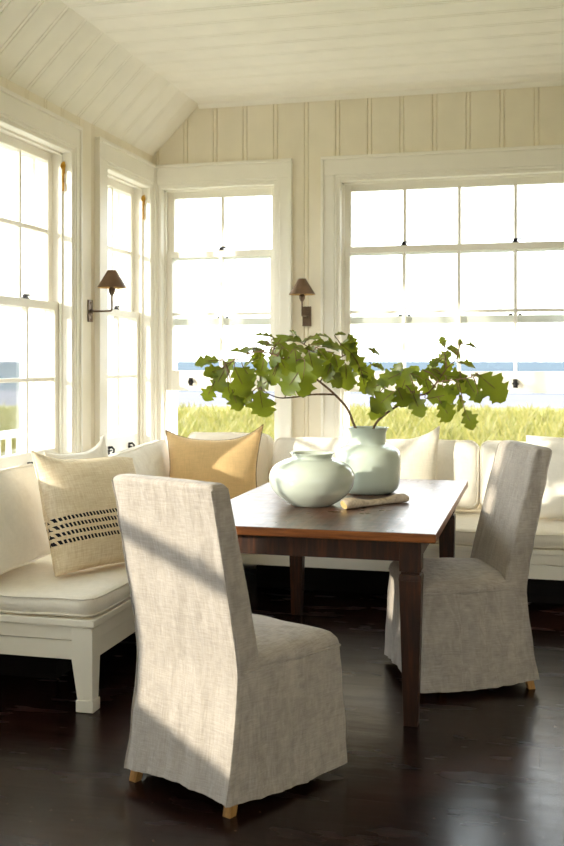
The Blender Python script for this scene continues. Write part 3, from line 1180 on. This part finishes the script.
def branch(label, stems, leaves, seed):
    rnd = random.Random(seed)
    sm, fm = MB(), MB()
    allp = []
    for pts, r0, r1 in stems:
        P = smooth_path(pts)
        n = len(P)
        sm.tube(P, [r0 + (r1 - r0) * i / (n - 1) for i in range(n)], 8)
        allp += [p for p in P if p.z > V2[2] + .36]
    for (px, py, d, ln, dx, dy, face) in leaves:
        # (px, py): leaf centre; (dx, dy): which way the blade points as seen; face 0 = edge/top lit, 1 = flat to the room
        c = at(px, py, d)
        rt = Vector((math.cos(YAW), math.sin(YAW), 0))
        fw = Vector((-math.sin(YAW), math.cos(YAW), 0))
        dv = rt * dx + Vector((0, 0, -dy)) + fw * rnd.uniform(-.35, .35)
        dv.normalize()
        nrm = (-fw * face + Vector((0, 0, 1)) * (1.15 - face) + rt * rnd.uniform(-.4, .4)).normalized()
        base = c - dv * ln * .5
        ln *= 1.12
        leaf(fm, base, dv, nrm, ln, rnd.uniform(.05, .35), rnd.uniform(.05, .35), rnd, rnd.uniform(.85, 1.12))
        q = min(allp, key=lambda p: (p - base).length)
        mid = q.lerp(base, .5) + Vector((0, 0, .012))
        sm.tube(smooth_path([q, mid, base, base + dv * ln * .55], 3), [.0028] * 4 + [.0022] * 3 + [.0018] * 2 + [.0012], 5)
    st = sm.build('leafy_branch', M['bark'], smooth=True)
    fm.build('foliage', M['leaf'], st, smooth=True, angle=60)
    tag(st, label, 'branch')
    return st


d0 = 5.05
v2c = Vector(V2)
main1 = [v2c + Vector((.03, .02, .03)), v2c + Vector((-.0, .0, .20)), at(355, 427, d0 - .02), at(347.5, 409, d0 - .03), at(334.7, 394.5, d0 - .06), at(320, 382, d0 - .08), at(306, 372, d0 - .12), at(290, 362, d0 - .15), at(272, 354, d0 - .15), at(255, 352, d0 - .12), at(240, 358, d0 - .1), at(226, 364, d0 - .08)]
side1 = [at(334.7, 394.5, d0 - .06), at(313, 394.5, d0 - .16), at(290, 397.7, d0 - .25), at(276, 397, d0 - .3), at(262, 390, d0 - .3)]
side2 = [at(320, 382, d0 - .08), at(330, 366, d0 + .0), at(345, 355, d0 + .06), at(362, 351, d0 + .1)]
side3 = [at(306, 372, d0 - .12), at(312, 352, d0 - .05), at(300, 342, d0)]
lv1 = [  # px, py, depth, length, direction seen, facing
    (208, 361, 4.95, .115, -1, .05, .45), (214, 371, 4.93, .095, -1, .25, .5), (219, 380, 4.9, .115, -.5, .9, .7), (209, 393, 4.92, .085, -.45, .9, .8),
    (228, 366, 4.96, .10, -.6, .7, .6), (241, 381, 4.85, .155, .35, .8, 1.0), (229, 391, 4.92, .10, .1, 1, .8), (236, 401, 4.9, .10, .3, .9, .9), (247, 397, 4.9, .085, -.6, .6, .7),
    (262, 404, 4.72, .140, .15, 1, 1.05), (250, 361, 4.97, .11, -.8, .3, .3), (240, 352, 5.0, .10, -.9, -.2, .3), (254, 348, 4.98, .12, -.8, -.3, .25), (262, 368, 4.95, .11, -.2, .9, .6),
    (268, 343, 5.0, .11, -.6, -.3, .3), (265, 336, 5.0, .09, -.9, -.15, .2), (280, 340, 4.98, .10, .3, -.4, .35), (275, 356, 4.9, .11, -.5, .5, .5), (287, 350, 4.9, .12, .4, .3, .45),
    (275, 374, 4.92, .10, -.3, .9, .7), (264, 383, 4.93, .09, -.7, .5, .7), (289, 340, 5.02, .11, .7, -.25, .3), (301, 349, 4.95, .11, .7, .2, .4), (296, 361, 4.85, .11, .1, .9, .8),
    (303, 378, 4.75, .165, -.1, 1, 1.05), (291, 383, 4.72, .12, -.55, .8, 1.0), (316, 352, 4.98, .12, .7, .2, .4), (312, 364, 4.9, .13, .2, .8, .9), (320, 343, 5.0, .11, .8, -.15, .3),
    (309, 338, 5.05, .10, .5, -.3, .3), (326, 358, 4.95, .13, .5, .6, .6), (333, 347, 5.0, .12, .8, .0, .35), (337, 365, 4.97, .12, .3, .9, .7), (346, 376, 4.98, .125, .05, 1, .85),
    (350, 352, 5.08, .13, .6, .5, .75), (345, 343, 5.1, .09, .6, -.5, .4), (357, 362, 5.1, .13, .5, .8, .85), (352, 341, 5.1, .08, .3, .6, .7), (366, 372, 5.1, .10, .7, .4, .7), (364, 383, 5.08, .10, .2, .9, .9),
    (374, 350, 5.12, .075, 1, .25, .4), (334, 378, 4.95, .10, .5, .6, .6), (328, 372, 4.92, .09, -.3, .8, .6), (248, 374, 4.93, .09, .5, .7, .6), (284, 366, 4.95, .10, .4, .8, .55), (378, 366, 5.12, .07, 1, .2, .5),
    (258, 356, 5.02, .10, .2, .9, .4), (296, 335, 5.05, .07, -.5, -.6, .3), (340, 334, 5.12, .06, .9, -.2, .3), (322, 335, 5.08, .08, .9, -.1, .2)]
branch('long leafy branch arching to the left out of the tall vase', [(main1, .0075, .0025), (side1, .005, .002), (side2, .004, .002), (side3, .004, .002)], lv1, 3)

main2 = [v2c + Vector((-.04, -.02, .03)), v2c + Vector((.01, .01, .20)), at(374, 427, d0), at(386, 413.6, d0 - .03), at(400.6, 404, d0 - .06), at(412.8, 396.6, d0 - .1), at(427.7, 393, d0 - .12), at(437, 382, d0 - .12), at(446, 369, d0 - .1), at(456, 359, d0 - .08), at(459.6, 345, d0 - .06)]
side4 = [at(386, 413.6, d0 - .03), at(377, 405, d0 + .0), at(380, 392, d0 + .02), at(392, 383, d0)]
side5 = [at(437, 382, d0 - .12), at(452, 380, d0 - .16), at(468, 378, d0 - .2), at(476, 376, d0 - .22)]
side6 = [at(446, 369, d0 - .1), at(445, 355, d0 - .06), at(443, 343, d0 - .04)]
lv2 = [
    (390, 378, 5.0, .115, -.9, .4, .9), (376, 386, 5.02, .12, -.9, .4, .9), (383, 401, 4.93, .15, -.75, .65, 1.0), (377, 409, 5.0, .11, -.2, 1, .35), (404, 383, 5.0, .135, .2, -.7, 1.0), (397, 372, 5.02, .09, .2, -.6, .6),
    (412, 392, 4.95, .10, .6, .6, .8), (402, 398, 4.88, .115, .4, .9, .95), (417, 404, 4.9, .12, .35, .95, .9), (421, 378, 4.98, .115, .7, .3, .6), (432, 374, 4.97, .10, .8, .3, .6),
    (441, 375, 4.95, .10, .7, .4, .55), (441, 396, 4.88, .15, .9, -.15, 1.0), (446, 411, 4.88, .125, .5, .8, 1.0), (455, 377, 4.9, .10, .9, .1, .6), (463, 383, 4.9, .11, .3, .9, .85), (473, 390, 4.85, .12, .45, .85, .95),
    (479, 397, 4.85, .05, .3, 1, .6), (492, 386, 4.82, .165, .72, .62, 1.0), (477, 375, 4.85, .05, .9, -.1, .5), (461, 402, 4.9, .085, .15, 1, .25), (469, 419, 4.88, .10, .4, .9, .7),
    (443, 342, 5.0, .05, -.3, -.9, .5), (452, 348, 5.0, .06, .9, -.1, .5), (472, 345, 5.0, .07, 1, .02, .4), (445, 356, 5.0, .075, -.6, .35, .8), (435, 361, 5.0, .06, -.8, .5, .6), (467, 364, 5.0, .085, 1, .15, .45),
    (457, 354, 5.0, .06, .8, .3, .6), (447, 366, 5.0, .07, .2, .9, .8), (433, 366, 5.0, .07, -.7, .5, .7), (460, 343, 5.0, .035, .2, -1, .6), (428, 388, 4.95, .09, .3, .9, .8), (451, 389, 4.9, .08, .8, .3, .7), (412, 374, 5.02, .085, .4, -.5, .6)]
branch('shorter leafy branch leaning to the right out of the tall vase', [(main2, .0075, .002), (side4, .004, .002), (side5, .0035, .0018), (side6, .003, .0015)], lv2, 9)


# ------------------------------------------------------------------ wall sconces
def make_sconce():
    root = empty('wall_sconce')
    # local: +y out of the wall, origin on the wall at the plate's centre
    m = MB()
    m.box(-.030, .030, .0005, .008, -.066, .066)
    for z in (-.05, .05):
        m.lathe([(.005, 0), (.005, .003), (.003, .005)], (0, 0, 0), 10)
        for i in range(len(m.v) - 30, len(m.v)):
            x, y, zz = m.v[i]
            m.v[i] = (x, .008 + zz, y + z)
    m.build('backplate', M['bronze'], root, bevel=.002)
    m = MB()
    m.tube([(0, .006, -.002), (0, .05, -.002), (0, .125, -.002), (0, .139, .0), (0, .145, .008), (0, .145, .045), (0, .145, .11)], .0058, 10)
    m.tube([(0, .006, -.002), (0, .02, -.002)], .011, 12)
    m.build('arm', M['bronze'], root, smooth=True)
    m = MB()
    m.lathe([(.006, .09), (.012, .098), (.019, .112), (.021, .128), (.016, .134), (.012, .136), (.012, .155), (.008, .20), (.004, .232)], (0, .145, 0), 20)
    m.build('lamp_holder', M['bronze'], root, smooth=True)
    m = MB()
    prof = [(.0865, .137), (.0875, .139), (.026, .240), (.0245, .242), (.0235, .240), (.0845, .139), (.0865, .137)]
    m.lathe(prof[:4], (0, .145, 0), 40, 0, (False, False))
    m.lathe(prof[3:], (0, .145, 0), 40, 1, (False, False))
    m.tube([(-.024, .145, .2335), (.024, .145, .2335)], .002, 6)
    m.build('lamp_shade', [M['shade_metal'], M['shade_inner']], root, smooth=True, weld=True, angle=40)
    return root


s1 = make_sconce()
s1.location = (-L, 5.61, 1.713)
s1.rotation_euler = (0, 0, -PI / 2)
tag(s1, 'bronze wall lamp with a cone shade on the left wall between two windows', 'wall lamp', 'bronze wall lamps')
s2 = copy_tree(s1)
s2.location = (-1.518, B, 1.713)
s2.rotation_euler = (0, 0, PI)
s2['label'] = 'bronze wall lamp with a cone shade on the back wall above the branches'


# ------------------------------------------------------------------ outside: dune, grass, beach, sea, deck rail
def dune_z(x, y):
    r = math.hypot(x, y)
    return -.12 + .14 * noise.noise(Vector((x * .15, y * .15, 0))) - .0009 * max(0, r - 22) ** 2


mb = MB()
nx, ny = 60, 50
vs = []
for j in range(ny + 1):
    for i in range(nx + 1):
        x, y = -36 + 64 * i / nx, -14 + 54 * j / ny
        z = dune_z(x, y)
        if -L - .5 < x < XR + .5 and y < B + .5:
            z = min(z, -.25)
        vs.append((x, y, z))
mb.add(vs, [(j * (nx + 1) + i, j * (nx + 1) + i + 1, (j + 1) * (nx + 1) + i + 1, (j + 1) * (nx + 1) + i) for j in range(ny) for i in range(nx)])
tag(mb.build('ground_dune', M['dune'], smooth=True), kind='structure')
mb = MB()
mb.box(-400, 400, -60, 95, -1.9, -1.6)
tag(mb.build('beach_sand', M['sand']), kind='structure')
mb = MB()
mb.box(-9000, 9000, -2000, 12000, -3.0, -1.75)
tag(mb.build('sea', M['sea']), kind='structure')

mb = MB()
rg = random.Random(5)
nt = 0
while nt < 4200:
    a = rg.uniform(-.72, .42)
    d = rg.uniform(9.5, 29)
    x, y = math.sin(a) * d, math.cos(a) * d
    if -6 < x < 5 and y < 9.5:
        continue
    if abs(x + 5.25) < .8 and y < 13.5:
        continue
    nt += 1
    z = dune_z(x, y) - .02
    hh = rg.uniform(.28, .52) * (1.15 if d < 20 else 1)
    for k in range(9):
        b = rg.uniform(0, 2 * PI)
        bx, by = x + rg.gauss(0, .09), y + rg.gauss(0, .09)
        w = rg.uniform(.009, .018) * (1 + d / 30)
        ln = hh * rg.uniform(.6, 1.15)
        dx, dy = math.cos(b) * ln * rg.uniform(.1, .55), math.sin(b) * ln * rg.uniform(.1, .55)
        px, py = -math.sin(b + 1.2) * w, math.cos(b + 1.2) * w
        mb.add([(bx - px, by - py, z), (bx + px, by + py, z), (bx + dx * .4 + px * .8, by + dy * .4 + py * .8, z + ln * .6), (bx + dx * .4 - px * .8, by + dy * .4 - py * .8, z + ln * .6), (bx + dx, by + dy, z + ln * .97)],
               [(0, 1, 2, 3), (3, 2, 4)])
g = mb.build('beach_grass', M['grass'])
tag(g, 'yellow green beach grass growing on the dune outside the windows', 'grass', kind='stuff')

mb = MB()
mb.box(-5.4, -L - .24, -3, 12.6, -.16, -.09)
mb.box(-L - .23, 4, B + .24, B + 2.2, -.16, -.09)
mb.box(-L - .23, 4, -5, YB - .24, -.16, -.09)
tag(mb.build('floor_deck', M['deck']), kind='structure')  # unseen pale deck, added to bounce light up to the ceiling
root = empty('deck_railing', (-5.25, 8.0, -.1))
tag(root, 'white painted deck railing outside the left window', 'railing')
o0 = root.location.copy()
m = MB()
m.box(-5.30, -5.20, 2.0, 12.5, .63, .70)
sub(m, 'cap_rail', M['ext_white'], root, o0, bevel=.006)
m = MB()
m.box(-5.275, -5.225, 2.0, 12.5, .02, .09)
sub(m, 'bottom_rail', M['ext_white'], root, o0, bevel=.004)
for y in range(2, 13, 2):
    m = MB()
    m.box(-5.295, -5.205, y - .045, y + .045, -.25, .76)
    sub(m, 'post', M['ext_white'], root, o0, bevel=.006)
for i in range(48):
    y = 2.2 + i * .216
    if abs(y - round(y / 2) * 2) < .07:
        continue
    m = MB()
    m.box(-5.265, -5.235, y - .03, y + .03, .085, .64)
    sub(m, 'baluster', M['ext_white'], root, o0)

# ------------------------------------------------------------------ light
w = bpy.data.worlds.new('sky')
sc.world = w
w.use_nodes = True
nt_ = w.node_tree
bg = nt_.nodes['Background']
tc = nt_.nodes.new('ShaderNodeTexCoord')
sp = nt_.nodes.new('ShaderNodeSeparateXYZ')
rp = nt_.nodes.new('ShaderNodeValToRGB')
nt_.links.new(tc.outputs['Generated'], sp.inputs[0])
nt_.links.new(sp.outputs['Z'], rp.inputs['Fac'])
rp.color_ramp.elements[0].position = 0.0
rp.color_ramp.elements[0].color = (1.0, .985, .96, 1)
rp.color_ramp.elements[1].position = .6
rp.color_ramp.elements[1].color = (.86, .93, 1.0, 1)
nt_.links.new(rp.outputs[0], bg.inputs['Color'])
bg.inputs['Strength'].default_value = 2.6
sc.cycles.diffuse_bounces = 12
sc.cycles.sample_clamp_indirect = 5

sd = bpy.data.lights.new('sun', 'SUN')
sd.energy = 2.6
sd.angle = R(1.1)
sd.color = (1.0, .90, .75)
so = bpy.data.objects.new('sun', sd)
col.objects.link(so)
so.location = (-8, -2, 5)
so.rotation_euler = Vector((.718, .696, -.248)).to_track_quat('-Z', 'Y').to_euler()

# ------------------------------------------------------------------ camera
cd = bpy.data.cameras.new('camera')
cam = bpy.data.objects.new('camera', cd)
col.objects.link(cam)
cam.location = (0, 0, EYE)
cam.rotation_euler = (PI / 2, 0, YAW)
cd.sensor_fit = 'VERTICAL'
cd.sensor_height = 36
cd.lens = 36 * FPX / 846
cd.shift_y = -62 / 846
cd.clip_end = 20000
cd.dof.use_dof = True
cd.dof.focus_distance = 4.2
cd.dof.aperture_fstop = 4.5
sc.camera = cam

sc.view_settings.view_transform = 'Standard'
sc.view_settings.look = 'None'
sc.view_settings.gamma = 1
sc.view_settings.use_curve_mapping = False
sc.view_settings.exposure = 1.5
